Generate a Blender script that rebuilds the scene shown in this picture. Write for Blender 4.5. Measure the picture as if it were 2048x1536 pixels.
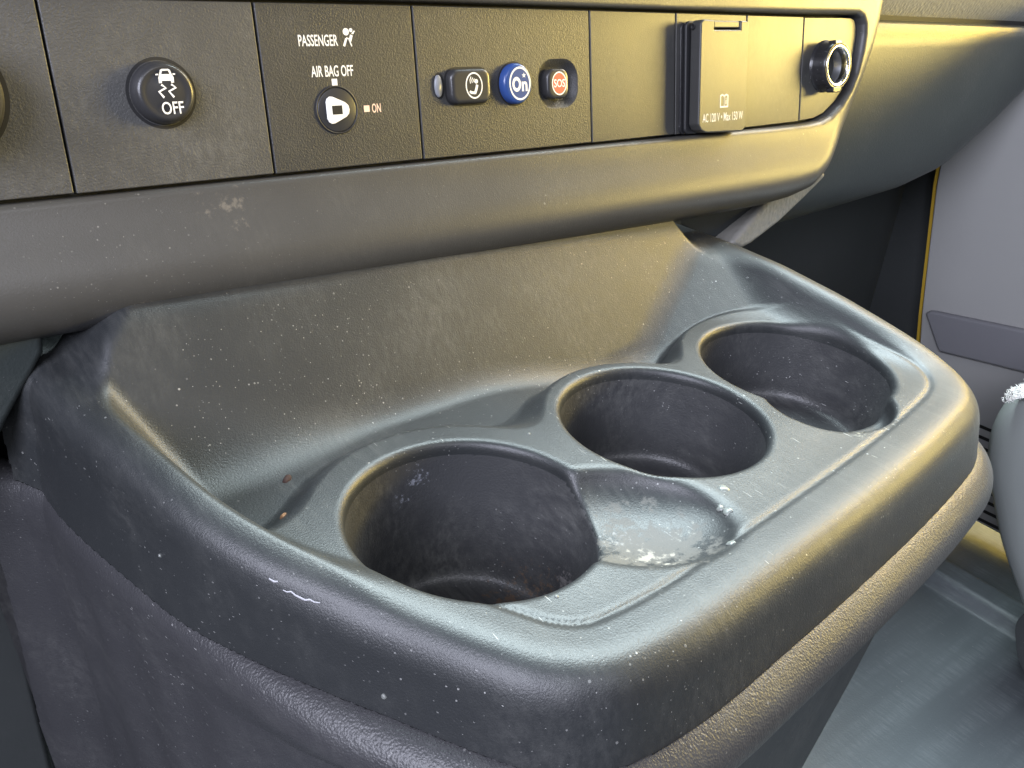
import bpy, math, random
import numpy as np
from mathutils import Matrix, Vector
random.seed(4)
S = bpy.context.scene
for o in list(bpy.data.objects): bpy.data.objects.remove(o)
COL = S.collection

# ------------------------------------------------------------------ camera
YAW, PIT, ROL = 0.6852, -0.4843, 0.0833
fw = Vector((math.sin(YAW)*math.cos(PIT), math.cos(YAW)*math.cos(PIT), math.sin(PIT)))
rt = Vector((math.cos(YAW), -math.sin(YAW), 0)); up = rt.cross(fw)
r2 = math.cos(ROL)*rt + math.sin(ROL)*up; u2 = -math.sin(ROL)*rt + math.cos(ROL)*up
cam = bpy.data.cameras.new('camera'); co = bpy.data.objects.new('camera', cam); COL.objects.link(co)
M = Matrix((r2, u2, -fw)).transposed().to_4x4(); M.translation = Vector((-0.2410, -0.1971, 0.1693)); co.matrix_world = M
cam.sensor_width = 36; cam.lens = 36*1735.5/2048; cam.clip_start = 0.01; cam.clip_end = 50
S.camera = co

# ------------------------------------------------------------------ world and light
W = bpy.data.worlds.new('World'); S.world = W; W.use_nodes = True
bg = W.node_tree.nodes['Background']; bg.inputs[0].default_value = (0.85, 0.90, 1.0, 1); bg.inputs[1].default_value = 0.16
S.view_settings.view_transform = 'Standard'; S.view_settings.look = 'None'
S.view_settings.exposure = 0.0; S.view_settings.gamma = 1; S.view_settings.use_curve_mapping = False
def area(name, loc, tgt, sx, sy, power, col):
    l = bpy.data.lights.new(name, 'AREA'); l.shape = 'RECTANGLE'; l.size = sx; l.size_y = sy; l.energy = power; l.color = col
    o = bpy.data.objects.new(name, l); COL.objects.link(o); o.location = loc
    o.rotation_euler = (Vector(tgt)-Vector(loc)).to_track_quat('-Z', 'Y').to_euler(); return o
T0 = (0.03, 0.0, 0.0)
area('windscreen_light', (0.30, 0.62, 1.15), T0, 1.4, 0.4, 78, (0.80, 0.96, 1.0))
area('passenger_window_light', (1.15, 0.05, 0.85), T0, 0.6, 0.4, 18, (1.0, 0.93, 0.78))
area('side_door_light', (1.42, -0.50, 0.34), (.1, .1, .1), 0.60, 0.28, 42, (1.0, 0.76, 0.22))
area('yellow_streak_light', (1.35, 0.02, 0.50), T0, 0.12, 0.30, 10, (1.0, 0.66, 0.08))  # added lamp, gives the tray's left corner its golden streak
area('driver_window_light', (-1.0, -0.45, 0.60), T0, 0.8, 0.5, 26, (0.82, 0.84, 1.0))
area('cabin_light', (-0.25, -1.3, 1.2), T0, 0.8, 0.4, 8, (0.90, 0.91, 1.0))

# ------------------------------------------------------------------ materials
def newmat(name):
    m = bpy.data.materials.new(name); m.use_nodes = True
    nt = m.node_tree; b = nt.nodes['Principled BSDF']; return m, nt, b
def N(nt, t, **k):
    n = nt.nodes.new(t)
    for a, v in k.items(): setattr(n, a, v)
    return n
def mathn(nt, op, a, b=None, clamp=False):
    n = N(nt, 'ShaderNodeMath', operation=op); n.use_clamp = clamp
    for i, v in enumerate((a, b)):
        if v is None: continue
        if isinstance(v, (int, float)): n.inputs[i].default_value = v
        else: nt.links.new(v, n.inputs[i])
    return n.outputs[0]
def ramp(nt, v, a, b):
    n = N(nt, 'ShaderNodeMapRange'); n.interpolation_type = 'SMOOTHSTEP'
    nt.links.new(v, n.inputs[0]); n.inputs[1].default_value = a; n.inputs[2].default_value = b
    return n.outputs[0]
def mixc(nt, fac, a, b):
    n = N(nt, 'ShaderNodeMix', data_type='RGBA')
    if isinstance(fac, float): n.inputs[0].default_value = fac
    else: nt.links.new(fac, n.inputs[0])
    for i, v in ((6, a), (7, b)):
        if isinstance(v, tuple): n.inputs[i].default_value = (*v, 1)
        else: nt.links.new(v, n.inputs[i])
    return n.outputs[2]
def noise(nt, vec, scale, detail=3, rough=.55):
    n = N(nt, 'ShaderNodeTexNoise'); n.inputs['Scale'].default_value = scale
    n.inputs['Detail'].default_value = detail; n.inputs['Roughness'].default_value = rough
    nt.links.new(vec, n.inputs['Vector']); return n.outputs['Fac']
def specks(nt, vec, scale, size, keep):
    # small lint and dust grains: a random share of voronoi cells carries one grain
    v = N(nt, 'ShaderNodeTexVoronoi'); v.inputs['Scale'].default_value = scale; nt.links.new(vec, v.inputs['Vector'])
    sep = N(nt, 'ShaderNodeSeparateColor'); nt.links.new(v.outputs['Color'], sep.inputs[0])
    rad = mathn(nt, 'MULTIPLY', sep.outputs[1], size)
    d = mathn(nt, 'LESS_THAN', v.outputs['Distance'], rad)
    k = mathn(nt, 'LESS_THAN', sep.outputs[0], keep)
    return mathn(nt, 'MULTIPLY', mathn(nt, 'MULTIPLY', d, k), sep.outputs[2])
def scratch(nt, vec, rot, scale, thr):
    mp = N(nt, 'ShaderNodeMapping'); mp.inputs['Rotation'].default_value = rot
    mp.inputs['Scale'].default_value = (scale, scale*0.07, scale); nt.links.new(vec, mp.inputs['Vector'])
    v = N(nt, 'ShaderNodeTexVoronoi'); v.inputs['Scale'].default_value = 1; nt.links.new(mp.outputs[0], v.inputs['Vector'])
    sep = N(nt, 'ShaderNodeSeparateColor'); nt.links.new(v.outputs['Color'], sep.inputs[0])
    d = mathn(nt, 'LESS_THAN', v.outputs['Distance'], thr)
    return mathn(nt, 'MULTIPLY', mathn(nt, 'MULTIPLY', d, mathn(nt, 'LESS_THAN', sep.outputs[0], .25)), sep.outputs[2])
def plastic(name, base, rough=.5, dust=.5, grain=1400, gstr=.25, leather=False, dustcol=(.34, .34, .32), film=.25, spec=.5, stains=(), scr=True, film_scale=22, stretch=None):
    m, nt, b = newmat(name)
    tc = N(nt, 'ShaderNodeTexCoord').outputs['Object']
    tb = tc
    if stretch:
        mp = N(nt, 'ShaderNodeMapping'); mp.inputs['Scale'].default_value = stretch; mp.inputs['Rotation'].default_value = (0, 0, -.5); nt.links.new(tc, mp.inputs['Vector']); tb = mp.outputs[0]
    big = noise(nt, tb, film_scale, 5, .6); mp = N(nt, 'ShaderNodeMapping'); mp.inputs['Scale'].default_value = (1, .12, .5); mp.inputs['Rotation'].default_value = (.2, .3, .7); nt.links.new(tc, mp.inputs['Vector'])
    fine = noise(nt, mp.outputs[0], 420, 5, .7)
    f = mathn(nt, 'MULTIPLY', ramp(nt, big, .36, .75), ramp(nt, fine, .30, .80))
    col = mixc(nt, mathn(nt, 'MULTIPLY', f, film*dust), base, dustcol)
    sp = mathn(nt, 'ADD', mathn(nt, 'MULTIPLY', specks(nt, tc, 230, .12, .4), .75), mathn(nt, 'MULTIPLY', specks(nt, tc, 560, .2, .4), .55))
    if scr:
        sp = mathn(nt, 'ADD', sp, mathn(nt, 'MULTIPLY', scratch(nt, tc, (.3, .2, .9), 700, .11), .7))
        sp = mathn(nt, 'ADD', sp, mathn(nt, 'MULTIPLY', scratch(nt, tc, (1.1, .5, 2.1), 620, .11), .7))
    clump = ramp(nt, noise(nt, tc, 16, 3), .34, .64)
    sp = mathn(nt, 'MULTIPLY', mathn(nt, 'MULTIPLY', sp, clump), dust, True)
    col = mixc(nt, sp, col, (.50, .50, .49))
    rg = mathn(nt, 'ADD', rough-.08, mathn(nt, 'MULTIPLY', big, .16))
    for (cx, cy, cz, rad, c, thr, sc) in stains:
        vs = N(nt, 'ShaderNodeVectorMath', operation='DISTANCE'); nt.links.new(tc, vs.inputs[0]); vs.inputs[1].default_value = (cx, cy, cz)
        fall = mathn(nt, 'SUBTRACT', 1.0, mathn(nt, 'DIVIDE', vs.outputs['Value'], rad), True)
        nn = noise(nt, tc, sc, 8, .72)
        k = ramp(nt, mathn(nt, 'ADD', nn, mathn(nt, 'MULTIPLY', fall, .35)), thr, thr+.12)
        k = mathn(nt, 'MULTIPLY', mathn(nt, 'MULTIPLY', k, ramp(nt, fall, .0, .3)), .85)
        col = mixc(nt, k, col, c); rg = mathn(nt, 'ADD', rg, mathn(nt, 'MULTIPLY', k, .25))
    nt.links.new(col, b.inputs['Base Color'])
    nt.links.new(rg, b.inputs['Roughness'])
    b.inputs['Specular IOR Level'].default_value = spec
    bp = N(nt, 'ShaderNodeBump'); bp.inputs['Strength'].default_value = gstr; bp.inputs['Distance'].default_value = .0004
    if leather:
        v = N(nt, 'ShaderNodeTexVoronoi', feature='SMOOTH_F1'); v.inputs['Scale'].default_value = grain; nt.links.new(tc, v.inputs['Vector'])
        h = mathn(nt, 'ADD', mathn(nt, 'MULTIPLY', v.outputs['Distance'], -1.0), mathn(nt, 'MULTIPLY', noise(nt, tc, grain*.5, 4), 1.2))
    else:
        h = noise(nt, tc, grain, 3, .6)
    h = mathn(nt, 'ADD', h, mathn(nt, 'MULTIPLY', sp, .6))
    nt.links.new(h, bp.inputs['Height']); nt.links.new(bp.outputs[0], b.inputs['Normal'])
    return m
def simple(name, col, rough=.5, metal=0, emit=None, gl=0):
    m, nt, b = newmat(name); b.inputs['Metallic'].default_value = metal
    tc = N(nt, 'ShaderNodeTexCoord').outputs['Object']
    n = noise(nt, tc, 300, 3)
    nt.links.new(mixc(nt, mathn(nt, 'MULTIPLY', n, .25), col, tuple(c*.75 for c in col)), b.inputs['Base Color'])
    b.inputs['Roughness'].default_value = rough
    return m
BK = (.042, .044, .048)
MT = {}
# stains: white dried spill in the front scoop, dirt in the left cup, small dried drops
MT['tray'] = plastic('tray_plastic', (.021, .023, .025), .42, .9, 1500, .34, film=.13, stains=(
    (-.055, -.048, 0.354, .030, (.10, .095, .088), .60, 150), (-.058, -.052, 0.352, .020, (.30, .28, .25), .74, 260), (-.042, -.050, 0.356, .013, (.24, .24, .22), .70, 420), (-.060, -.038, 0.352, .012, (.24, .24, .24), .70, 420),
    (.074, .083, 0.340, .012, (.07, .025, .02), .6, 200), (.060, -.050, 0.357, .010, (.25, .24, .2), .72, 500)))
MT['cup'] = plastic('cup_plastic', (.042, .043, .046), .40, 1.0, 1300, .28, leather=True, film=.25, stains=(
    (-.075, -.010, 0.300, .030, (.13, .085, .055), .68, 300), (-.098, .026, 0.348, .010, (.2, .21, .24), .72, 400), (-.105, .026, 0.340, .008, (.2, .21, .24), .72, 400), (-.063, -.02, 0.315, .02, (.16, .15, .15), .74, 400)))
MT['pad'] = plastic('leather_grain_trim', (.036, .036, .040), .42, .7, 1500, .4, leather=True, film=.15)
MT['pedestal'] = plastic('pedestal_plastic', (.022, .022, .024), .55, .7, 1400, .25, film=.3)
MT['fascia'] = plastic('fascia_plastic', (.050, .050, .050), .40, .45, 1500, .22, film=.14, stains=(
    (-.165, -.006, .036, .016, (.13, .12, .11), .72, 250), (-.150, -.004, .034, .012, (.2, .19, .18), .72, 350), (-.13, .006, .072, .03, (.12, .11, .1), .80, 160)))
MT['plate'] = plastic('switch_plate_plastic', (.034, .034, .034), .40, .25, 1450, .6, film=.3, scr=False, film_scale=30)
MT['plate3'] = plastic('worn_plate_plastic', (.058, .058, .057), .42, .4, 1300, .7, film=.4, scr=True, film_scale=30)
MT['plate2'] = plastic('blank_plate_plastic', (.042, .042, .041), .38, .3, 1900, .25, film=.3, scr=False)
MT['button'] = plastic('button_plastic', (.030, .030, .032), .32, .08, 2500, .06, film=.1, scr=False)
MT['blue'] = simple('blue_button_plastic', (.03, .07, .24), .25)
MT['bluedeep'] = simple('blue_inset_plastic', (.035, .07, .22), .3)
MT['red'] = simple('red_print', (.62, .10, .07), .4)
MT['white'] = simple('white_print', (.82, .82, .80), .5)
MT['orange'] = simple('warm_white_print', (.85, .62, .48), .5)
MT['dark'] = simple('black_gap', (.006, .006, .007), .7)
MT['seam'] = simple('dark_seam_plastic', (.014, .014, .016), .5)
MT['lamp'] = simple('grey_lens', (.22, .23, .25), .3)
MT['chrome'] = simple('worn_chrome', (.62, .62, .60), .2, 1)
MT['socket'] = plastic('socket_plastic', (.018, .018, .02), .25, .5, 1500, .1, film=.2)
MT['gdash'] = plastic('passenger_dash_plastic', (.030, .037, .036), .45, .45, 900, .4, film=.2)
MT['upper'] = plastic('upper_dash_leather', (.24, .235, .215), .45, .3, 420, .9, leather=True, film=.2, scr=False)
MT['kick'] = plastic('firewall_trim', (.034, .038, .039), .6, .15, 700, .2, film=.2, scr=False)
MT['door'] = plastic('door_trim_grey', (.31, .31, .305), .55, .12, 900, .25, film=.2, scr=False)
MT['doorband'] = plastic('door_pocket_band', (.17, .17, .185), .55, .1, 900, .25, film=.2, scr=False)
MT['yellow'] = simple('yellow_paint', (.42, .27, .03), .35)
MT['floor'] = plastic('rubber_floor', (.105, .12, .128), .45, .5, 500, .5, film=.8, dustcol=(.32, .36, .37), stretch=(.25, 2.5, 1))
MT['seat'] = plastic('seat_vinyl', (.30, .32, .31), .5, .1, 900, .2, film=.2, scr=False)
MT['fleece'] = simple('white_fleece', (.85, .84, .82), .9)
MT['crumb'] = simple('brown_crumb', (.035, .014, .01), .8)
MT['crumb2'] = simple('orange_crumb', (.22, .11, .05), .8)
MT['scratchm'] = simple('raised_scratch', (.40, .40, .43), .5)
MT['drop'] = simple('dried_drop', (.17, .18, .17), .3)

# ------------------------------------------------------------------ object helpers
def thing(name, label, cat, loc=(0, 0, 0), group=None):
    o = bpy.data.objects.new(name, None); COL.objects.link(o); o.location = loc; o.empty_display_size = .02
    o['label'] = label; o['category'] = cat
    if group: o['group'] = group
    return o
def tag(o, label, cat): o['label'] = label; o['category'] = cat; return o
def wloc(o):
    v = Vector((0, 0, 0))
    while o: v += o.location; o = o.parent
    return v
def obj(name, V, F, mat, parent=None, smooth=True, label=None, normals=None, kind=None, loc=None):
    V = np.asarray(V, float)
    off = np.array(wloc(parent)) if parent else np.array(loc if loc is not None else (0, 0, 0), float)
    me = bpy.data.meshes.new(name); me.from_pydata((V-off).tolist(), [], [list(map(int, f)) for f in F]); me.update()
    mats = mat if isinstance(mat, (list, tuple)) else [mat]
    for mm in mats: me.materials.append(mm)
    if smooth: me.polygons.foreach_set('use_smooth', [True]*len(me.polygons))
    if normals is not None: me.normals_split_custom_set_from_vertices([tuple(n) for n in normals])
    o = bpy.data.objects.new(name, me); COL.objects.link(o)
    if parent: o.parent = parent
    elif loc is not None: o.location = loc
    if label: o['label'] = label
    if kind: o['kind'] = kind
    return o
mm = .001
TD = .2059; DY = .1074
def D(P):   # dash frame (x along the dash, s up its face, o out of it; mm) -> world (m)
    P = np.atleast_2d(np.asarray(P, float))*mm
    c, s = math.cos(TD), math.sin(TD)
    return np.stack([P[:, 0], DY+P[:, 1]*s-P[:, 2]*c, P[:, 1]*c+P[:, 2]*s], 1)
def Dn(n):
    c, s = math.cos(TD), math.sin(TD)
    return np.stack([n[:, 0], n[:, 1]*s-n[:, 2]*c, n[:, 1]*c+n[:, 2]*s], 1)
def bevel(o, w, seg=3, ang=.5):
    b = o.modifiers.new('bevel', 'BEVEL'); b.width = w; b.segments = seg; b.limit_method = 'ANGLE'; b.angle_limit = ang
    b.harden_normals = True; return o
def prism(poly, z0, z1, xf=None):
    n = len(poly); V = [(x, y, z0) for x, y in poly]+[(x, y, z1) for x, y in poly]
    F = [list(range(n))[::-1], list(range(n, 2*n))]+[[i, (i+1) % n, n+(i+1) % n, n+i] for i in range(n)]
    V = np.array(V, float); return (xf(V) if xf else V), F
def flat(poly, z, xf): return xf(np.array([(x, y, z) for x, y in poly], float)), [list(range(len(poly)))]
def join(parts):
    V, F = [], []; n = 0
    for v, f in parts: V.append(v); F += [[i+n for i in q] for q in f]; n += len(v)
    return np.concatenate(V), F
def rrect(cx, cy, w, h, r, k=6, sk=0):
    P = []
    for sx, sy, a0 in ((1, 1, 0), (-1, 1, 90), (-1, -1, 180), (1, -1, 270)):
        for i in range(k+1):
            a = math.radians(a0+90*i/k); P.append((cx+sx*(w/2-r)+r*math.cos(a), cy+sy*(h/2-r)+r*math.sin(a)))
    return P
def circ(cx, cy, r, n=48, ry=None): return [(cx+r*math.cos(2*math.pi*i/n), cy+(ry or r)*math.sin(2*math.pi*i/n)) for i in range(n)]
def lathe(cx, cy, prof, n=72, sy=1.0, xf=D):
    V = []; F = []
    for r, z in prof:
        for i in range(n): a = 2*math.pi*i/n; V.append((cx+r*math.cos(a), cy+sy*r*math.sin(a), z))
    for j in range(len(prof)-1):
        for i in range(n): F.append([j*n+i, j*n+(i+1) % n, (j+1)*n+(i+1) % n, (j+1)*n+i])
    if prof[-1][0] > 0: F.append([(len(prof)-1)*n+i for i in range(n)])
    return xf(np.array(V, float)), F
def dome(poly_fn, levels, xf=D):   # stacked outlines (inset, height) -> soft button
    V = []; F = []; n = None
    for ins, z in levels:
        P = poly_fn(ins); n = len(P); V += [(x, y, z) for x, y in P]
    for j in range(len(levels)-1):
        for i in range(n): F.append([j*n+i, j*n+(i+1) % n, (j+1)*n+(i+1) % n, (j+1)*n+i])
    F.append([(len(levels)-1)*n+i for i in range(n)])
    return xf(np.array(V, float)), F
def ring(cx, cy, r0, r1, z, xf=D, n=48, ry=1.0):
    V = [(cx+r*math.cos(2*math.pi*i/n), cy+ry*r*math.sin(2*math.pi*i/n), z) for r in (r0, r1) for i in range(n)]
    return xf(np.array(V, float)), [[i, n+i, n+(i+1) % n, (i+1) % n][::-1] for i in range(n)]
def text(body, x0, x1, s0, s1, z, xf=D, bold=.0, lean=0.0):
    c = bpy.data.curves.new('t', 'FONT'); c.body = body; c.size = 1; c.offset = bold; c.resolution_u = 4
    o = bpy.data.objects.new('t', c); COL.objects.link(o)
    dg = bpy.context.evaluated_depsgraph_get(); me = bpy.data.meshes.new_from_object(o.evaluated_get(dg))
    V = np.array([v.co[:] for v in me.vertices]); F = [list(p.vertices) for p in me.polygons]
    bpy.data.objects.remove(o); bpy.data.curves.remove(c); bpy.data.meshes.remove(me)
    a, b = V.min(0), V.max(0)
    u = (V[:, 0]-a[0])/(b[0]-a[0]); v = (V[:, 1]-a[1])/(b[1]-a[1])
    return xf(np.stack([x0+u*(x1-x0)+lean*v, s0+v*(s1-s0), np.full(len(V), z)], 1)), F
def stroke(pts, w, z, xf=D):
    V = []; P = [Vector(p) for p in pts]
    for i, p in enumerate(P):
        t = (P[min(i+1, len(P)-1)]-P[max(i-1, 0)]).normalized(); nrm = Vector((-t.y, t.x))*w/2
        V += [(p.x+nrm.x, p.y+nrm.y, z), (p.x-nrm.x, p.y-nrm.y, z)]
    return xf(np.array(V, float)), [[2*i, 2*i+1, 2*i+3, 2*i+2] for i in range(len(P)-1)]
def catmull(P, k=6, closed=True):
    P = np.array(P, float); n = len(P); out = []
    for i in range(n if closed else n-1):
        if closed: a, b, c, d = P[(i-1) % n], P[i], P[(i+1) % n], P[(i+2) % n]
        else: a, b, c, d = P[max(i-1, 0)], P[i], P[i+1], P[min(i+2, n-1)]
        for j in range(k):
            t = j/k; out.append(.5*((2*b)+(-a+c)*t+(2*a-5*b+4*c-d)*t*t+(-a+3*b-3*c+d)*t**3))
    if not closed: out.append(P[-1])
    return np.array(out)

# ------------------------------------------------------------------ implicit surfaces (surface nets)
def smax(a, b, k): h = np.maximum(k-np.abs(a-b), 0)/k; return np.maximum(a, b)+h*h*k*.25
def smin(a, b, k): h = np.maximum(k-np.abs(a-b), 0)/k; return np.minimum(a, b)-h*h*k*.25
def sstep(x, a, b): t = np.clip((x-a)/(b-a), 0, 1); return t*t*(3-2*t)
def poly_sdf(poly, x, y):
    poly = np.asarray(poly); shp = np.broadcast(x, y).shape
    X = np.broadcast_to(x, shp).ravel(); Y = np.broadcast_to(y, shp).ravel(); out = np.empty(len(X))
    a = poly; b = np.roll(poly, -1, 0); e = b-a; ee = (e**2).sum(1)+1e-12
    for i in range(0, len(X), 20000):
        px = X[i:i+20000, None]; py = Y[i:i+20000, None]
        wx = px-a[:, 0]; wy = py-a[:, 1]; t = np.clip((wx*e[:, 0]+wy*e[:, 1])/ee, 0, 1)
        d = np.sqrt(((wx-t*e[:, 0])**2+(wy-t*e[:, 1])**2).min(1))
        c = (a[:, 1] > py) != (b[:, 1] > py)
        with np.errstate(divide='ignore', invalid='ignore'):
            xi = a[:, 0]+(py-a[:, 1])*e[:, 0]/np.where(np.abs(e[:, 1]) < 1e-12, 1e-12, e[:, 1])
        ins = ((c & (px < xi)).sum(1) % 2) == 1
        out[i:i+20000] = np.where(ins, -d, d)
    return out.reshape(shp)
def nets(f, lo, hi, h, iters=3):
    ax = [np.arange(lo[i], hi[i]+h*.5, h) for i in range(3)]
    G = f(ax[0][:, None, None], ax[1][None, :, None], ax[2][None, None, :]); G = np.broadcast_to(G, tuple(len(a) for a in ax)).astype(np.float32)
    s = G < 0; nx, ny, nz = G.shape
    c = np.zeros((nx-1, ny-1, nz-1), np.int8)
    for i in (0, 1):
        for j in (0, 1):
            for k in (0, 1): c += s[i:nx-1+i, j:ny-1+j, k:nz-1+k]
    act = (c > 0) & (c < 8); I = np.argwhere(act); idx = -np.ones(act.shape, np.int64); idx[act] = np.arange(len(I))
    acc = np.zeros((len(I), 3)); cnt = np.zeros(len(I))
    for axis in range(3):
        o1, o2 = [a for a in range(3) if a != axis]
        for u in (0, 1):
            for v in (0, 1):
                p = I.copy(); p[:, o1] += u; p[:, o2] += v; q = p.copy(); q[:, axis] += 1
                g0 = G[tuple(p.T)]; g1 = G[tuple(q.T)]; cr = (g0 < 0) != (g1 < 0)
                t = np.where(cr, g0/np.where(cr, g0-g1, 1), 0); pt = p.astype(float); pt[:, axis] += t
                acc[cr] += pt[cr]; cnt[cr] += 1
    P = acc/cnt[:, None]*h+np.array(lo)
    F = []
    for axis in range(3):
        o1, o2 = (axis+1) % 3, (axis+2) % 3
        sl0 = [slice(None)]*3; sl1 = [slice(None)]*3; sl0[axis] = slice(0, -1); sl1[axis] = slice(1, None)
        for d in (o1, o2): sl0[d] = slice(1, -1); sl1[d] = slice(1, -1)
        A = s[tuple(sl0)]; B = s[tuple(sl1)]; E = np.argwhere(A != B); fl = A[tuple(E.T)]
        for d in (o1, o2): E[:, d] += 1
        def at(a, b): q = E.copy(); q[:, o1] += a; q[:, o2] += b; return idx[tuple(q.T)]
        Q = np.stack([at(-1, -1), at(0, -1), at(0, 0), at(-1, 0)], 1); Q[~fl] = Q[~fl][:, ::-1]; F.append(Q)
    F = np.concatenate(F); e = .35
    def grad(P):
        g = []
        for a in range(3):
            d = np.zeros(3); d[a] = e
            g.append((f(*(P+d).T)-f(*(P-d).T))/(2*e))
        return np.stack(g, 1)
    g = grad(P)
    for it in range(iters):
        v = f(*P.T); st = v[:, None]*g/((g**2).sum(1)[:, None]+1e-6)
        L = np.linalg.norm(st, axis=1); st *= (np.minimum(L, h*.6)/(L+1e-9))[:, None]; P = P-st
        g = grad(P)
    nrm = g/(np.linalg.norm(g, axis=1)[:, None]+1e-9)
    return P, F, nrm
def submesh(P, F, n, mask):
    f = F[mask]; u, inv = np.unique(f, return_inverse=True); return P[u], inv.reshape(f.shape), n[u]

# ================================================================== CENTRE CONSOLE
OUT = catmull([(-208, 175), (-206.5, 110), (-203, 80), (-193, 38), (-186, 14), (-175, -9), (-160, -32), (-149, -48), (-136.5, -69), (-129, -80), (-118, -89), (-104, -93.5), (-77, -94),
               (-40, -90.5), (10, -85), (60, -78.5), (105, -71), (130, -65), (146, -56), (157, -43), (162.5, -28), (164, -8), (161.5, 25), (158.5, 62), (156, 98), (154, 145), (153, 175)], 5)
PY = np.array([-100, -80, -50, -35, -8, 25, 62, 97, 142, 180.]); PZ = np.array([2, 2, 2.5, 3.5, 8.5, 15, 20, 22, 21.5, 21.])
_yy = np.arange(-110, 190, 1.); _zz = np.interp(_yy, PY, PZ); _k = np.exp(-np.linspace(-2, 2, 25)**2); _k /= _k.sum()
_zz = np.convolve(np.pad(_zz, 12, 'edge'), _k, 'valid')
def RIM(y): return np.interp(y, _yy, _zz)
CUPS = [(-101.3, -12.8, 42.2, 62.), (0., 0., 41.6, 46.), (93., 4.8, 43.4, 41.)]
def topz(x, y, d):
    R = RIM(y)
    right = sstep(x, 60, 140)
    side = sstep(y, -45, 0)                       # 0 at the front lip, 1 along the sides
    w = 13+4*right
    din = -d-w
    slope = .32+(1.0+.9*sstep(-x, 80, 130))*side
    wall = R-slope*din
    isl = np.sqrt((x+101)**2+(y+13)**2)-55.
    isl = smin(isl, np.sqrt(x**2+(y-1)**2)-48., 26)
    isl = smin(isl, np.sqrt((x-95)**2+(y-5)**2)-55., 22)
    isl = smin(isl, y-12+0*x, 14)
    isl = smin(isl, -(x-118)+0*y+0, 8)*1.0 if False else isl
    deep = 9+12*sstep(x, -50, 55)
    deck = -deep*sstep(isl, -1.5, 11)
    t = smax(deck, wall, 5+5*side)
    b1 = smin(-12+1.25*(y-59-.056*(x+160)), 42+.12*(y-110), 6)
    b2 = smin(-12+.36*(x-65)+.42*(y-72), R+2, 9)
    t = smax(t, smax(b1, b2, 7), 9+12*sstep(-x, 90, 150))
    # hairline groove round the flat deck, inside the front lip
    gd = np.abs(d+21.5)
    t = t-1.1*np.exp(-(gd/1.5)**2)*(1-sstep(y, -5, 25))*sstep(x, -150, -120)
    return t, R
def f_tray(x, y, z):
    d = poly_sdf(OUT, x, y)
    t, R = topz(x, y, d)
    fr = sstep(-y, 0, 60)
    fl = (2.5+3.5*fr)*np.clip(-z, 0, 26)/26.
    Rc = R+40*sstep(-d, 9, 25)*sstep(y-.056*(x+160), 62, 80)*(1-sstep(x, 96, 128))*sstep(x, -206, -142)
    body = smax(d-fl, z-Rc, 13)
    top = (z-t)/1.25
    f = smax(body, top, 5)
    for cx, cy, r, dep in CUPS:
        rr = np.sqrt((x-cx)**2+(y-cy)**2)
        cyl = smax(rr-r-np.clip(z, -80, 6)*.055, -(z+dep), 7)
        f = smax(f, -cyl, 3.2)
    # finger scoops beside the left and the right cup
    a = math.radians(-38); u = (x+58)*math.cos(a)+(y+40)*math.sin(a); v = -(x+58)*math.sin(a)+(y+40)*math.cos(a)
    e1 = (np.sqrt((u/36)**2+(v/25.5)**2+((z-1)/13.)**2)-1)*13
    f = smax(f, -e1, 2.2)
    a = math.radians(18); u = (x-77)*math.cos(a)+(y+24)*math.sin(a); v = -(x-77)*math.sin(a)+(y+24)*math.cos(a)
    e2 = smax((np.sqrt((u/30)**2+(v/27.5)**2)-1)*27, -(z+12), 6)
    f = smax(f, -e2, 2.0)
    f = smax(f, d+4-30*sstep(z, -27.5, -26.5)*1.0, 1.0)
    f = smax(f, -(z+70), 1)
    f = smax(f, y-168, 1)
    return f
console = thing('center_console', 'dark grey moulded console with three round cup wells projecting below the dashboard', 'console', (0, 0, -.36))
P, F, NR = nets(f_tray, (-216, -106, -72), (174, 170, 52), 1.25)
C = P[F].mean(1); used = np.zeros(len(F), bool)
masks = []
for cx, cy, r, dep in CUPS:
    rr = np.hypot(C[:, 0]-cx, C[:, 1]-cy); m = (rr < r+1.2) & (C[:, 2] < -1.6) & (C[:, 2] > -dep-2) & ~used
    # leave the scoop floors with the tray
    m &= (rr < r-0.3) | (C[:, 2] < -14)
    used |= m; masks.append(m)
v, f_, n_ = submesh(P, F, NR, ~used); obj('tray', v*mm, f_, MT['tray'], console, normals=n_)
for m, lb in zip(masks, ('deep scuffed cup well with dirt at its bottom', 'shallow cup well in the middle', 'cup well at the right rim')):
    v, f_, n_ = submesh(P, F, NR, m); obj('cup_well', v*mm, f_, MT['cup'], console, normals=n_, label=lb)

def f_pad(x, y, z):
    d = poly_sdf(OUT, x, y)
    fr = sstep(-y, -20, 65)
    seam = -26.5+0*x
    zz = seam-z                                    # depth below the seam
    bulge = (3.0+8.0*fr)+(.6+4.6*fr)*np.sin(np.clip(zz/26., 0, 1)*math.pi)*1.0-np.clip(zz-14, 0, 400)*(.05+.15*fr)
    left = 1-sstep(x, -150, -110)
    flute = .9*np.sin(y*.19+1.0)*sstep(zz, 8, 40)*left*(1-fr*.6)
    side = d-bulge-flute
    f = smax(side, z-seam, 9)
    f = smax(f, -(d+9), 2)
    low = 46+3.*(np.clip(-x-95, 0, 100))
    f = smax(f, zz-low, 5)
    f = smax(f, y-150, 3)
    return f
P, F, NR = nets(f_pad, (-226, -112, -260), (182, 156, -20), 1.5)
obj('lower_trim', P*mm, F, MT['pad'], console, normals=NR)
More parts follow.
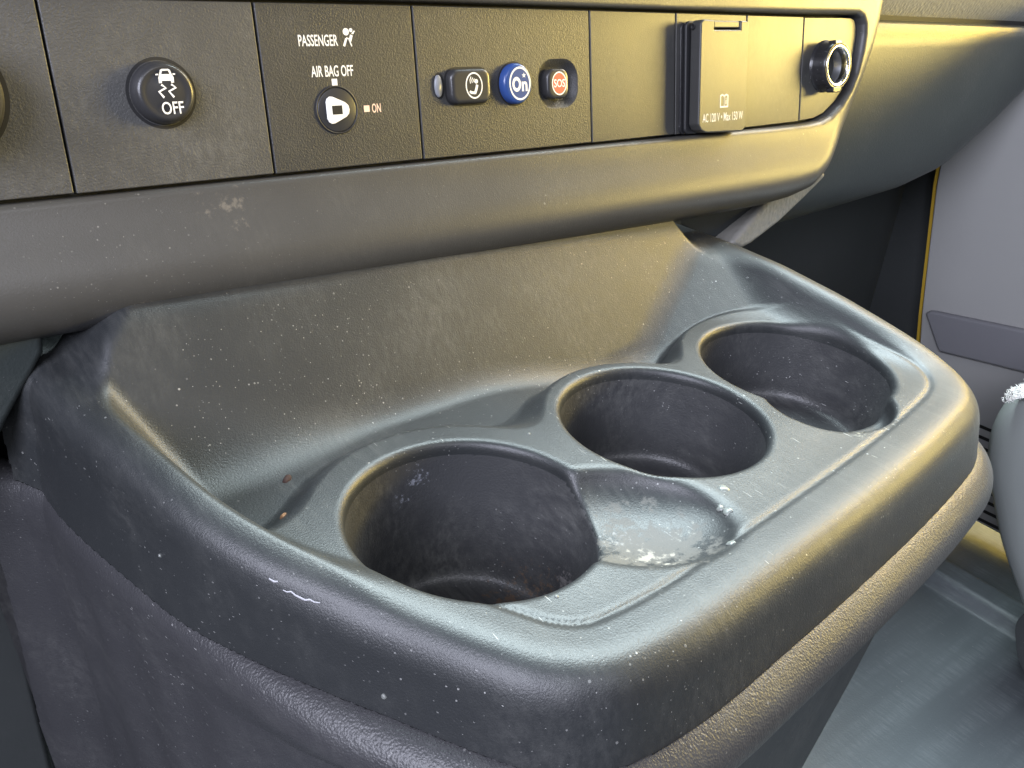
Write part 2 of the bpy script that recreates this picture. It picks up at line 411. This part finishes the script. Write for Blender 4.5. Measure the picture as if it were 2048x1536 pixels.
# pedestal under the trim, narrowing to the floor
def loft(rings, mat, name, parent, closed=True, label=None):
    n = len(rings[0]); V = np.concatenate(rings)*mm; F = []
    for j in range(len(rings)-1):
        for i in range(n if closed else n-1): F.append([j*n+i, j*n+(i+1) % n, (j+1)*n+(i+1) % n, (j+1)*n+i])
    return obj(name, V, F, mat, parent, label=label)
def inset(poly, d):
    t = np.roll(poly, -1, 0)-np.roll(poly, 1, 0); t /= np.linalg.norm(t, axis=1)[:, None]
    return poly+np.stack([-t[:, 1], t[:, 0]], 1)*d
rings = []
for z, d, tx in ((-55, 2, 0), (-80, 3, 0), (-110, 5, -4), (-160, 8, -12), (-220, 12, -24), (-300, 15, -40), (-358, 18, -50)):
    q = inset(OUT, d).copy(); m = np.clip((q[:, 0]+100)/240, 0, 1); q[:, 0] += tx*m
    q[:, 1] += 1.6*np.exp(-((q[:, 0]-72-tx*m)/5)**2)*(q[:, 1] < 0)
    rings.append(np.concatenate([q, np.full((len(q), 1), z)], 1))
loft(rings, MT['pedestal'], 'pedestal', console)
# raised white scratch on the left skirt and dried drops on the deck
def on_tray(x, y, z, it=12):
    p = np.array([x, y, z], float)
    for _ in range(it):
        v = float(f_tray(*[np.array([c]) for c in p])[0]); g = []
        for a in range(3):
            q = p.copy(); q[a] += .3; w = p.copy(); w[a] -= .3
            g.append(float((f_tray(*[np.array([c]) for c in q])-f_tray(*[np.array([c]) for c in w]))[0])/.6)
        g = np.array(g); p = p-v*g/(g@g+1e-6)
    return p, g/np.linalg.norm(g)
CAMP = np.array([-241.0, -197.1, 169.3])
def hit_tray(px, py):   # where the sight line through a photo point meets the tray: gives the real position of a mark
    d = np.array((px-1024)/1735.5*np.array(r2)-(py-768)/1735.5*np.array(u2)+np.array(fw)); d /= np.linalg.norm(d); t = 120.
    for _ in range(400):
        p = CAMP+d*t; v = float(f_tray(*[np.array([c]) for c in p])[0])
        if v < .05: break
        t += max(v*.6, .05)
    return p
def blob(name, c, nrm, r, h, mat, parent, seed=0, label=None, st=1.0):
    rnd = random.Random(seed); nrm = Vector(nrm).normalized(); a = nrm.orthogonal().normalized(); b = nrm.cross(a); n = 14; V = []; F = []
    rad = [r*(1+rnd.uniform(-.25, .25)) for _ in range(n)]
    for k, (q, z) in enumerate(((1.0, -.15), (.85, .5), (.5, .9))):
        for i in range(n):
            t = 2*math.pi*i/n; V.append(Vector(c)+a*math.cos(t)*rad[i]*q*st+b*math.sin(t)*rad[i]*q+nrm*h*z)
    V.append(Vector(c)+nrm*h)
    for k in range(2):
        for i in range(n): F.append([k*n+i, k*n+(i+1) % n, (k+1)*n+(i+1) % n, (k+1)*n+i])
    for i in range(n): F.append([2*n+i, 2*n+(i+1) % n, 3*n])
    return obj(name, np.array([list(v) for v in V])*mm, F, mat, parent, label=label)
sc = []
pts = [(538, 1157), (548, 1163), (556, 1163), (566, 1180), (574, 1184), (582, 1183), (590, 1190), (600, 1195), (610, 1200), (620, 1199), (628, 1204), (640, 1206)]
prev = None
for seg in (pts[0:3], pts[3:]):
    V = []; F = []
    for i, (a, b) in enumerate(seg):
        p = hit_tray(a, b); _, g = on_tray(*p); w = .10+.17*math.sin(math.pi*(i+.6)/(len(seg)+.2)); c = p+g*.12
        u = np.array([0, 0, 1.])-g*g[2]; u /= np.linalg.norm(u)
        V += [p+u*w, p+g*.15, p-u*w]
    for i in range(len(seg)-1): F += [[3*i, 3*i+1, 3*i+4, 3*i+3], [3*i+1, 3*i+2, 3*i+5, 3*i+4]]
    obj('scratch', np.array(V)*mm, F, MT['scratchm'], console)
for i, (a, b, r) in enumerate(((1447, 976, 1.9), (1455, 1022, 1.7), (1440, 1016, 1.3), (1461, 1086, 1.5), (768, 1394, .9), (1113, 1193, .6), (320, 1111, .6), (1058, 868, .7))):
    p = hit_tray(a, b); _, g = on_tray(*p)
    if a == 768: p = p
    blob('dried_drop', p, g, r, .45, MT['drop'], console, i)
p = hit_tray(575, 957); _, g = on_tray(*p)
o = blob('debris', p, g, 1.6, 1.0, MT['crumb'], None, 4, st=1.6); tag(o, 'small dark brown crumb lying at the left back of the tray', 'debris')
p = hit_tray(567, 1032); _, g = on_tray(*p)
o = blob('debris', p, g, 1.0, .8, MT['crumb2'], None, 9, st=1.8); tag(o, 'tiny orange flake in front of the left end of the tray', 'debris')

# ================================================================== DASHBOARD
dash = thing('dashboard', 'dark plastic dashboard with a row of switch plates above the console', 'dashboard', (0, DY, 0))
REC = [(-345, 78), (-200, 78.3), (200, 78.6), (228, 78.9), (242, 79.6), (252, 82), (263, 88), (272, 96), (278, 106), (281.5, 118), (283, 128), (282.5, 133.5), (280, 137), (275.5, 138.7), (262, 138.8), (227, 138.6), (60, 140.3), (-38, 141.2), (-345, 142)]
RECC = np.array(REC)
FO = np.array([(-345, 29.5), (-200, 31), (0, 31.5), (100, 32), (190, 33), (215, 35), (233, 39), (248, 49), (263, 62), (276, 76), (287, 91), (295, 105), (302, 119), (307, 134), (310.5, 150), (312, 200), (-345, 200)], float)
def f_fascia(x, s, o):
    d = poly_sdf(FO, x, s)
    dr = poly_sdf(RECC, x, s)
    rt_ = sstep(x, 60, 260)
    front = 3.2+9.5*np.exp(-((s-47)/21.)**2)+1.6*rt_
    f = smax(d, o-front, 15)
    rec = smax(dr-.6, -(o+5), 1)
    f = smax(f, -rec, 2.2+1.8*rt_)
    # shallow channel round the opening at top and right
    f = smax(f, -(o+30), 1)
    return f
P, F, NR = nets(f_fascia, (-335, 25, -12), (314, 178, 17), 1.4)
obj('fascia', D(P), F, MT['fascia'], dash, normals=Dn(NR))
V, Fc = prism([(-345, 171), (309, 171), (312, 200), (306, 262), (-345, 262)], -60, 2.5, D); o = obj('upper_fascia', V, Fc, MT['fascia'], dash, smooth=False); bevel(o, .003, 3)
# switch plates, one slab each with bevelled edges, sitting in the recess
SX = [-340, -178.5, -106.4, -38.7, 59.2, 118.8, 175.5, 227.3]
def top_s(x): return float(np.interp(x, [-345, -38, 60, 227], [141.2, 140.5, 139.7, 138.0]))
def plate(poly, mat, name='switch_plate', label=None, z=0.0, holes=False):
    V, Fc = prism(poly, z-5, z, D); o = obj(name, V, Fc, mat, dash, smooth=False, label=label)
    if holes:
        V, Fc = prism(rrect(38.6, 107.4, 24, 21.5, 8.5), -8, 4, D); c = obj('cutter', V, Fc, mat, None, smooth=False)
        o.data.update(); mo = o.modifiers.new('b', 'BOOLEAN'); mo.object = c; mo.operation = 'DIFFERENCE'; c.location = (0, 0, 0)
        bpy.context.view_layer.update(); me = bpy.data.meshes.new_from_object(o.evaluated_get(bpy.context.evaluated_depsgraph_get()))
        o.modifiers.clear(); o.data = me; bpy.data.objects.remove(c)
    bevel(o, .00045, 3, .6); return o
g = .45
labs = [None, 'scuffed plate around the stability button', 'plate lettered PASSENGER AIR BAG OFF', None, None, None, None]
for i in range(7):
    a, b = SX[i]+g, SX[i+1]-g
    plate([(a, 78.9), (b, 79.1 if i < 6 else 79.5), (b, top_s(b)), (a, top_s(a))], MT['plate3'] if i < 2 else MT['plate'] if i < 4 else MT['plate2'], label=labs[i], holes=(i == 3))
plate([(227.3+g, 79.8), (242, 80.6), (251.5, 83), (262, 88.8), (271, 96.8), (277, 106.6), (280.3, 118), (281.7, 128), (281, 133.2), (279, 136.2), (274.8, 137.6), (262, 137.8), (227.3+g, 137.7)], MT['plate2'])
V, Fc = prism([(-340, 77.5), (284, 78), (284, 140), (-340, 142)], -7.5, -4.9, D); obj('panel_backing', V, Fc, MT['dark'], dash, smooth=False)

# round stability control button
kx, ks = -144.2, 110.3
v = lathe(kx, ks, [(10.8, -.3), (10.7, .2), (10.5, 2.6), (9.9, 4.6), (9.1, 5.7), (8.2, 5.9), (7.4, 5.6), (6.2, 5.6), (4.0, 6.0), (2, 6.2), (.3, 6.25)])
kb = obj('stability_button', *v, MT['button'], dash, label='round black button printed with a skidding car and OFF')
v = lathe(kx, ks, [(12.1, .06), (11.0, .07)]); obj('button_gap', v[0], v[1][:-1], MT['dark'], dash)
zt = 6.35
ic = [text('OFF', kx-2.6, kx+5.0, ks-7.2, ks-3.0, zt, bold=.01)]
ic.append(flat([(kx-2.2, ks+3.2), (kx-2.1, ks+5.0), (kx-1.6, ks+6.1), (kx-1.2, ks+7.4), (kx-.6, ks+7.8), (kx+1.6, ks+7.8), (kx+2.2, ks+7.4), (kx+2.6, ks+6.1), (kx+3.1, ks+5.0), (kx+3.0, ks+3.2), (kx+2.0, ks+3.2), (kx+1.9, ks+3.9), (kx-1.1, ks+3.9), (kx-1.2, ks+3.2)], zt, D))
ic.append(flat([(kx-2.9, ks+5.8), (kx-2.9, ks+6.2), (kx-1.9, ks+6.3), (kx-1.9, ks+5.8)], zt, D)); ic.append(flat([(kx+2.9, ks+5.8), (kx+2.9, ks+6.3), (kx+3.8, ks+6.2), (kx+3.8, ks+5.8)], zt, D))
for dx in (-2.4, 1.0): ic.append(stroke([(kx+dx+.9, ks+2.7), (kx+dx+2.3, ks+1.6), (kx+dx-.2, ks+.4), (kx+dx+1.2, ks-1.6)], .75, zt))
v = join(ic); obj('symbol', *v, MT['white'], kb, smooth=False)
v = flat([(kx-.9, ks+6.1), (kx-.5, ks+7.2), (kx+1.5, ks+7.2), (kx+1.9, ks+6.1)], zt+.05, D); obj('symbol_window', *v, MT['button'], kb, smooth=False)

# airbag lettering and key switch
ic = [text('PASSENGER', -90.2, -73.6, 125.2, 129.4, .08, bold=.012), text('AIR BAG OFF', -86.4, -68.2, 113.9, 118.1, .08, bold=.012)]
ic.append(flat([(-78.1, 110.6), (-75.7, 110.6), (-75.7, 113.1), (-78.1, 113.1)], .08, D))
cx, cs = -69.6, 129.5
ic += [flat(circ(cx-.1, cs+.9, 1.35, 20), .08, D), flat(circ(cx+2.1, cs+1.5, .75, 14), .08, D),
       stroke([(cx-1.5, cs-4.4), (cx-.2, cs-1.6)], .95, .08), stroke([(cx-.2, cs-1.3), (cx+.9, cs-1.7), (cx+1.9, cs-4.5)], .5, .08),
       stroke([(cx+1.3, cs-2.6), (cx+2.2, cs-.3)], 1.2, .08), stroke([(cx+2.4, cs+.1), (cx+3.7, cs+1.2)], .5, .09), stroke([(cx+3.1, cs+.1), (cx+3.0, cs+.8)], .5, .1)]
obj('lettering', *join(ic), MT['white'], dash, smooth=False, label='white words PASSENGER and AIR BAG OFF')
ic = [flat([(-65.1, 99.9), (-62.5, 99.9), (-62.5, 102.4), (-65.1, 102.4)], .08, D), text('ON', -61.4, -57.3, 99.4, 103.0, .08, bold=.012)]
obj('lettering', *join(ic), MT['orange'], dash, smooth=False, label='orange tinted word ON')
ax, as_ = -77.1, 101.3
v = lathe(ax, as_, [(9.3, .05), (9.25, .45), (8.9, .6), (8.6, .45), (8.5, -.6), (7.9, -.65)]); sw = obj('airbag_key_switch', v[0], v[1][:-1], MT['seam'], dash)
v = lathe(ax, as_, [(8.45, .03), (8.4, .25), (8.0, .4), (0.2, .4)]); obj('switch_face', *v, MT['button'], sw)
tri = [(ax-4.9, as_+3.2), (ax-4.3, as_+4.5), (ax-3.2, as_+5.2), (ax-1.8, as_+5.1), (ax+3.5, as_+2.8), (ax+4.8, as_+1.6), (ax+5.2, as_), (ax+4.8, as_-1.6), (ax+3.5, as_-2.8), (ax-1.8, as_-5.1), (ax-3.2, as_-5.2), (ax-4.3, as_-4.5), (ax-4.9, as_-3.2)]
v = prism([(x, y) for x, y in tri], .38, .95, D); o = obj('switch_pointer', *v, MT['white'], sw, smooth=False); bevel(o, .0002, 2)
v = prism([(ax-2.5, as_-1.7), (ax+1.9, as_-1.7), (ax+1.9, as_+1.7), (ax-2.5, as_+1.7)], .5, 1.02, D); obj('key_slot', *v, MT['dark'], sw, smooth=False)

# assistance button row
def softbutton(name, cx, cy, w, h, r, ht, mat, label=None, ell=False, dz=0):
    fn = (lambda ins: circ(cx, cy, w/2-ins, 56, h/2-ins)) if ell else (lambda ins: rrect(cx, cy, w-2*ins, h-2*ins, max(r-ins, .5)))
    gp = flat(fn(-.8), .07+dz, D); obj('button_gap', *gp, MT['dark'], dash, smooth=False)
    v = dome(fn, [(0, dz-.5), (.0, ht*.45), (.35, ht*.78), (.9, ht*.95), (1.7, ht), (2.6, ht)])
    return obj(name, *v, mat, dash, label=label)
v = dome(lambda i: circ(-28.6, 108.6, 2.0-i, 28, 4.6-i), [(0, 0), (.1, .7), (.5, 1.1)]); 
obj('button_gap', *flat(circ(-28.0, 108.7, 2.9, 28, 5.5), .07, D), MT['dark'], dash, smooth=False)
obj('indicator_lens', *v, MT['lamp'], dash)
bt = softbutton('call_button', -13.6, 108.0, 21.6, 14.6, 4.2, 3.6, MT['button'], 'black rounded button with a white arm emblem')
z = 3.68; bx, bs = -12.2, 108.2
ic = [ring(bx, bs, 3.95, 4.5, z, ry=1.22), flat(circ(bx+1.2, bs+1.7, .95, 16), z, D), stroke([(bx-2.4, bs-2.2), (bx-1.9, bs-2.8), (bx+.3, bs-3.1)], 1.1, z), stroke([(bx+.1, bs-3.4), (bx+1.0, bs-1.6), (bx+1.6, bs+.3)], 1.25, z+.01)]
for k in range(3): ic.append(stroke([(bx-1.9+k*.95, bs+.9+k*.2), (bx-2.1+k*.95, bs+2.3), (bx-1.5+k*.95, bs+3.7-k*.45)], .38, z))
obj('symbol', *join(ic), MT['white'], bt, smooth=False)
bt = softbutton('assistance_button', 12.2, 108.2, 16.6, 17.8, 4, 3.8, MT['blue'], 'round blue button lettered On with a star', ell=True)
bx, bs = 12.9, 108.2; z = 3.88
obj('symbol', *flat(circ(bx, bs, 5.3, 48, 6.6), z-.04, D), MT['bluedeep'], bt, smooth=False)
star = []
for i in range(10):
    a = math.pi/2+i*math.pi/5; r = 1.25 if i % 2 == 0 else .5; star.append((bx+2.4+r*math.cos(a), bs+3.4+r*math.sin(a)))
obj('symbol', *join([ring(bx, bs, 5.3, 6.0, z, ry=1.2), ring(bx-1.9, bs-.3, 1.3, 2.45, z, ry=1.3), text('n', bx+1.0, bx+4.2, bs-3.4, bs+.8, z, bold=.03), flat(star, z, D)]), MT['white'], bt, smooth=False)
# the third button sits in a round-cornered dish
dish = dome(lambda i: rrect(38.6, 107.4, 24-2*i, 21.5-2*i, 8.5-i), [(-.15, -.1), (.3, -.35), (1.4, -1.3), (3.0, -2.7), (4.0, -3.2), (4.6, -3.3)])
obj('button_dish', *dish, MT['plate'], dash)
bt = softbutton('emergency_button', 37.4, 107.4, 13.2, 13.4, 4.2, 1.6, MT['button'], 'black rounded button with a red SOS disc', dz=-3.2)
bx, bs = 38.0, 107.5; z = 1.66
obj('symbol', *flat(circ(bx, bs, 4.0, 40, 4.7), z, D), MT['red'], bt, smooth=False)
obj('symbol', *join([ring(bx, bs, 4.0, 4.5, z+.02, ry=1.17), text('SOS', bx-3.3, bx+3.4, bs-1.7, bs+1.9, z+.05, bold=.01)]), MT['white'], bt, smooth=False)

# outlet cover: base frame, gasket, hinged lid
V, Fc = prism(rrect(144, 106.5, 45, 56, 3.5), -.5, 1.2, D); ob = obj('outlet_cover', V, Fc, MT['socket'], dash, smooth=False, label='hinged cover lettered AC 120 V Max 150 W'); bevel(ob, .0005, 2)
V, Fc = prism(rrect(143.6, 106.8, 41.0, 56.5, 3), 1.2, 3.4, D); o = obj('gasket', V, Fc, MT['seam'], ob, smooth=False); bevel(o, .0009, 3)
lidp = [(125, 83.5), (127, 80.6), (131, 79), (160, 78.0), (162.6, 79), (163.8, 81.5), (163.8, 133.2), (162.3, 134.6), (157.0, 134.6), (157.0, 130.2), (136, 130.2), (136, 134.8), (128, 135.2), (125.6, 133.6)]
V, Fc = prism(lidp, 3.9, 11.0, D); o = obj('lid', V, Fc, MT['plate2'], ob, smooth=False); bevel(o, .0009, 4)
V, Fc = prism([(136.1, 131.0), (156.9, 131.0), (156.9, 134.5), (136.1, 134.7)], 3.9, 10.3, D); o = obj('latch', V, Fc, MT['plate2'], ob, smooth=False); bevel(o, .0008, 3)
def Dside(P): return D(np.stack([np.full(len(P), 124.9)-P[:, 2], P[:, 1], P[:, 0]], 1))
V, Fc = lathe(6.2, 132, [(1.5, 0), (1.5, .35), (1.0, .35), (.9, .05), (.2, .05)], 24, xf=Dside); obj('hinge_pin', V, Fc, MT['dark'], ob)
z = 11.08
ic = [text('AC 120 V • Max 150 W', 128.0, 160.8, 84.4, 88.8, z, bold=.004)]
for sgn in (-1, 1):
    b0 = 144.9
    ic += [stroke([(b0, 91.6), (b0, 97.0)], .55, z), stroke([(b0+sgn*3.0, 91.6), (b0+sgn*3.0, 97.2)], .7, z+.004), stroke([(b0+sgn*3.2, 91.7), (b0, 91.7)], .8, z+.008), stroke([(b0+sgn*3.2, 97.2), (b0+sgn*1.5, 97.9), (b0, 97.1)], .8, z+.012)]
ic += [stroke([(146.4, 92.9), (146.4, 95.2)], .6, z), stroke([(146.4, 95.7), (146.4, 96.2)], .6, z)]
obj('lettering', *join(ic), MT['white'], ob, smooth=False)

# power socket at the right end
sx_, ss_ = 243.0, 110.2
v = lathe(sx_+7, ss_, [(15.2, -.3), (15.0, .5), (14.4, .9), (14.1, 1.6), (13.9, 6.5), (13.6, 9.3), (13.0, 9.9), (12.2, 9.6), (11.8, 8.8)])
so = obj('power_socket', v[0], v[1][:-1], MT['socket'], dash, label='open round power socket with a worn chrome ring')
v = lathe(sx_+7, ss_, [(12.2, 8.6), (12.1, 9.5), (11.4, 10.0), (10.2, 9.5), (9.8, 8.2), (9.75, 5)]); obj('chrome_ring', v[0], v[1][:-1], MT['chrome'], so)
v = lathe(sx_+7, ss_, [(9.75, 5.2), (9.5, 5.0), (9.4, -4), (9.0, -4.6), (.4, -4.6)]); obj('socket_liner', v[0], v[1], simple('socket_barrel', (.10, .105, .115), .38, .4), so)
for (dx, ds, ww, hh) in ((-2, 13.2, 7, 2.4), (-1, -13.6, 8, 3.2)):
    V, Fc = prism(rrect(sx_+7+dx, ss_+ds, ww, hh, 1), 5.5, 10.4, D); o = obj('socket_tab', V, Fc, MT['socket'], so, smooth=False); bevel(o, .0006, 3)

# rotary knob at the left edge
v = lathe(-213, 112.5, [(19.5, 0), (19.3, 1), (18.2, 1.4), (17.6, 9), (17.0, 14), (15.5, 16), (12, 16.6), (.3, 16.8)]); obj('rotary_knob', *v, MT['button'], dash)
v = lathe(-213, 112.5, [(21, .05), (19.4, .08)]); obj('button_gap', v[0], v[1][:-1], MT['dark'], dash)

# leather-edged bracket below the right end of the fascia
V, Fc = prism([(150, 44), (150, 22), (176, 8), (193, 3), (223, 27), (223, 44)], 0, 20, lambda P: np.stack([P[:, 0], 133+P[:, 2]+.3*(223-P[:, 0]), P[:, 1]], 1)*mm)
o = obj('side_bracket', V, Fc, MT['kick'], dash, smooth=False); bevel(o, .002, 3)
V, Fc = prism([(192, 3), (203, -2), (214, 0), (240, 11), (262, 24), (284, 38), (268, 46), (221, 42), (221.5, 28)], 0, 22, lambda P: np.stack([P[:, 0], 129+P[:, 2]+.02*(P[:, 0]-220), P[:, 1]], 1)*mm)
o = obj('bracket_edge', V, Fc, MT['upper'], dash, smooth=False); bevel(o, .004, 4)
V, Fc = prism([(90, -20), (205, -20), (214, 30), (200, 40), (90, 40)], 0, 8, lambda P: np.stack([P[:, 0], 150+P[:, 2], P[:, 1]], 1)*mm); obj('side_bracket_panel', V, Fc, MT['kick'], dash, smooth=False)

# passenger side of the dashboard: lower panel that rolls under, seam, padded upper part
def sheet(name, fn, nu, nv, mat, parent, label=None, **k):
    V = np.array([fn(i/(nu-1), j/(nv-1)) for j in range(nv) for i in range(nu)], float)*mm
    Fc = [[j*nu+i, j*nu+i+1, (j+1)*nu+i+1, (j+1)*nu+i] for j in range(nv-1) for i in range(nu-1)]
    return obj(name, V, Fc, mat, parent, label=label, **k)
def pdash(u, v):
    x = 200+560*u
    zb = float(np.interp(x, [200, 300, 372, 440, 490, 540, 595, 650, 760], [-12, -10, -5, 0, 10, 40, 82, 112, 128]))
    zt_ = 131-.015*(x-360)
    H = zt_-zb; q = min(v/.72, 1)
    if v < .04: a = v/.04; return (x, 158-3*math.sin(a*math.pi/2)+6*(1-a), zt_-2.2*a)
    z = zt_-2.2-(H-2.2)*math.sin(q*math.pi/2)**1.0
    y = 156-10*math.sin(math.pi*min(q*1.1, 1))+22*(1-math.cos(q*math.pi/2))**2.2
    if v > .72: a = (v-.72)/.28; y += 130*a*a+14*a; z += 12*a*a
    return (x, y, z)
sheet('passenger_panel', pdash, 60, 60, MT['gdash'], dash, 'dark green grey panel that rolls under on the passenger side')
def pup(u, v):
    x = 285+480*u; z0 = 132-.015*(x-360); a = v
    return (x, 164-18*math.sin(min(a*1.3, 1)*math.pi/2)+(20*max(a-.5, 0)), z0+70*a)
sheet('upper_pad', pup, 20, 24, MT['upper'], dash)
V, Fc = prism([(280, 128), (770, 122), (770, 129), (280, 135)], 0, 4, lambda P: np.stack([P[:, 0], 163+P[:, 2], P[:, 1]], 1)*mm); obj('seam_gap', V, Fc, MT['dark'], dash, smooth=False)
# trim below the dash at the left
def xz(y): return lambda P: np.stack([P[:, 0], y+P[:, 2], P[:, 1]], 1)*mm
V, Fc = prism([(-340, 45), (-340, -60), (-221, -8), (-214, 4), (-199, 26), (-198, 34.5), (-206, 37)], 0, 30, xz(112)); o = obj('lower_left_trim', V, Fc, MT['gdash'], dash, smooth=False); bevel(o, .0025, 4)
V, Fc = prism([(-340, 75), (-340, -358), (-226, -358), (-223, -20), (-205, -5), (-160, -5), (-160, 75)], 0, 12, xz(158)); o = obj('driver_side_panel', V, Fc, MT['kick'], dash, smooth=False); bevel(o, .003, 3)

# ================================================================== SURROUNDINGS
V, Fc = prism([(-340, -358), (1200, -358), (1200, 150), (-340, 150)], 0, 20, xz(262)); obj('firewall', V, Fc, MT['kick'], None, smooth=False, kind='structure')
V, Fc = prism([(150, -340), (285, -340), (285, 220), (150, 220)], 0, 8, lambda P: np.stack([640+P[:, 2], P[:, 0], P[:, 1]], 1)*mm); obj('gap_light_block', V, Fc, MT['kick'], None, smooth=False, kind='structure')  # added dark panel, blocks stray light between door and firewall
# floor with streaked rubber mat and a raised sill along the door
def fl(u, v):
    x = -330+1500*u; y = -620+884*v
    z = -358+(13*float(sstep(np.array(x), 496, 506)-sstep(np.array(x), 532, 542)))
    return (x, y, z)
sheet('floor', fl, 340, 12, MT['floor'], None, kind='structure')

door = thing('passenger_door', 'pale grey inner door panel with a yellow painted edge and a ribbed lower part', 'door', (.6, .1, -.34))
def yz(x, lean=0): return lambda P: np.stack([x+P[:, 2]+0*P[:, 0], P[:, 0], P[:, 1]], 1)*mm
V, Fc = prism([(-900, -332), (70, -332), (176, -190), (186.5, -148), (199, -85), (211, -22), (232, 160), (20, 160), (-60, 152), (-900, 150)], 0, 30, yz(600)); o = obj('door_panel', V, Fc, MT['door'], door, smooth=False); bevel(o, .002, 3)
V, Fc = prism([(178, -190), (180.5, -190), (189.7, -148), (202, -85), (214.3, -22), (238, 170), (234, 170), (211.5, -22), (199.2, -85), (187, -148)], 1, 26, yz(600)); obj('door_edge', V, Fc, MT['yellow'], door, smooth=False, label='bright yellow painted door edge')
V, Fc = prism([(-260, -100), (88, -124.5), (176, -139), (181, -143), (156, -176), (74, -163), (-260, -130)], -7, 2, yz(600)); o = obj('pocket_band', V, Fc, MT['doorband'], door, smooth=False); bevel(o, .004, 4)
for k in range(10):
    z0 = -232-k*10.5; V, Fc = prism([(-60, z0+6), (100-k*2.2, z0), (100-k*2.2, z0-3.2), (-60, z0+2.8)], -.6, 3, yz(600)); obj('vent_slot', V, Fc, MT['dark'], door, smooth=False)

seat = thing('passenger_seat', 'light grey vinyl seat cushion at the right edge with rounded front', 'seat', (.5, -.1, -.355))
prof = catmull([(-400, -92), (-200, -96), (-60, -98), (-5, -99), (14, -105), (23, -120), (26, -140), (21, -165), (8, -193), (-8, -222), (-28, -250), (-58, -285), (-100, -312), (-200, -325), (-400, -325)], 5, closed=False)
rings = []
for x, ins in ((398, 34), (399.5, 22), (404, 11), (412, 4), (424, 0), (560, 0), (760, 0)):
    q = prof.copy(); c = np.array([-190., -205.]); dd = q-c; L = np.linalg.norm(dd, axis=1)[:, None]; q = c+dd*(L-ins)/L
    rings.append(np.stack([np.full(len(q), x), q[:, 0], q[:, 1]], 1))
n = len(rings[0]); V = np.concatenate(rings)*mm; Fc = [[j*n+i, j*n+(i+1) % n, (j+1)*n+(i+1) % n, (j+1)*n+i][::-1] for j in range(len(rings)-1) for i in range(n)]
Fc.append(list(range(n)))
obj('cushion', V, Fc, MT['seat'], seat)
V, Fc = prism(catmull([(-60, -270), (-48, -272), (-50, -290), (-70, -318), (-140, -345), (-140, -300)], 5), 0, 30, yz(405)); o = obj('seat_base', V, Fc, MT['kick'], seat, smooth=False); bevel(o, .004, 3)
st = [(408, -22, -262), (406, -28, -272), (405, -38, -283), (405, -52, -293), (406, -75, -303)]
def tube(pts, r, n=12):
    P = catmull(pts, 6, closed=False); V = []; Fc = []
    for i, p in enumerate(P):
        t = Vector(P[min(i+1, len(P)-1)]-P[max(i-1, 0)]).normalized(); a = t.orthogonal().normalized(); b = t.cross(a)
        for k in range(n): an = 2*math.pi*k/n; V.append(list(Vector(p)+a*r*math.cos(an)+b*r*math.sin(an)))
    for i in range(len(P)-1):
        for k in range(n): Fc.append([i*n+k, i*n+(k+1) % n, (i+1)*n+(k+1) % n, (i+1)*n+k])
    return np.array(V)*mm, Fc
# fleece cover lying over the cushion's top front corner: hundreds of short tufts on a padded sheet
rnd = random.Random(2); V = []; Fc = []
def flz(x, y): return -97.5+7*math.exp(-((y+20)/40)**2)+(-10*float(sstep(np.array(y), 2, 20)))
for i in range(6000):
    x = 396+rnd.random()**1.6*110; y = 16-rnd.random()*120+(x-396)*.02
    zc = flz(x, y)+rnd.uniform(-1, 2.0)
    if rnd.random() < .35: x = 396+rnd.uniform(-1, 3); zc -= rnd.random()*9
    d = Vector((rnd.gauss(-.5, .6), rnd.gauss(.2, .6), rnd.gauss(.6, .5))).normalized()*rnd.uniform(2.0, 3.6); s = d.orthogonal().normalized()*rnd.uniform(.2, .45); s2 = s.cross(d).normalized()*s.length
    p = Vector((x, y, zc)); b = len(V); V += [p+s, p-s, p+s2, p+d]; Fc += [[b, b+1, b+3], [b+1, b+2, b+3], [b+2, b, b+3]]
def flb(u, v):
    x = 395+115*u; y = 14-125*v; return (x, y, flz(x, y)-8*(1-u) ** 12)
nu, nv = 24, 24
Vb = [flb(i/(nu-1), j/(nv-1)) for j in range(nv) for i in range(nu)]; off = len(V); V = [list(p) for p in V]+[list(p) for p in Vb]
Fc += [[off+j*nu+i, off+j*nu+i+1, off+(j+1)*nu+i+1, off+(j+1)*nu+i] for j in range(nv-1) for i in range(nu-1)]
o = obj('fleece_cover', np.array(V)*mm, Fc, MT['fleece'], None, loc=(.45, -.04, -.1)); tag(o, 'bright white fluffy fleece lying on the grey seat cushion', 'seat cover')
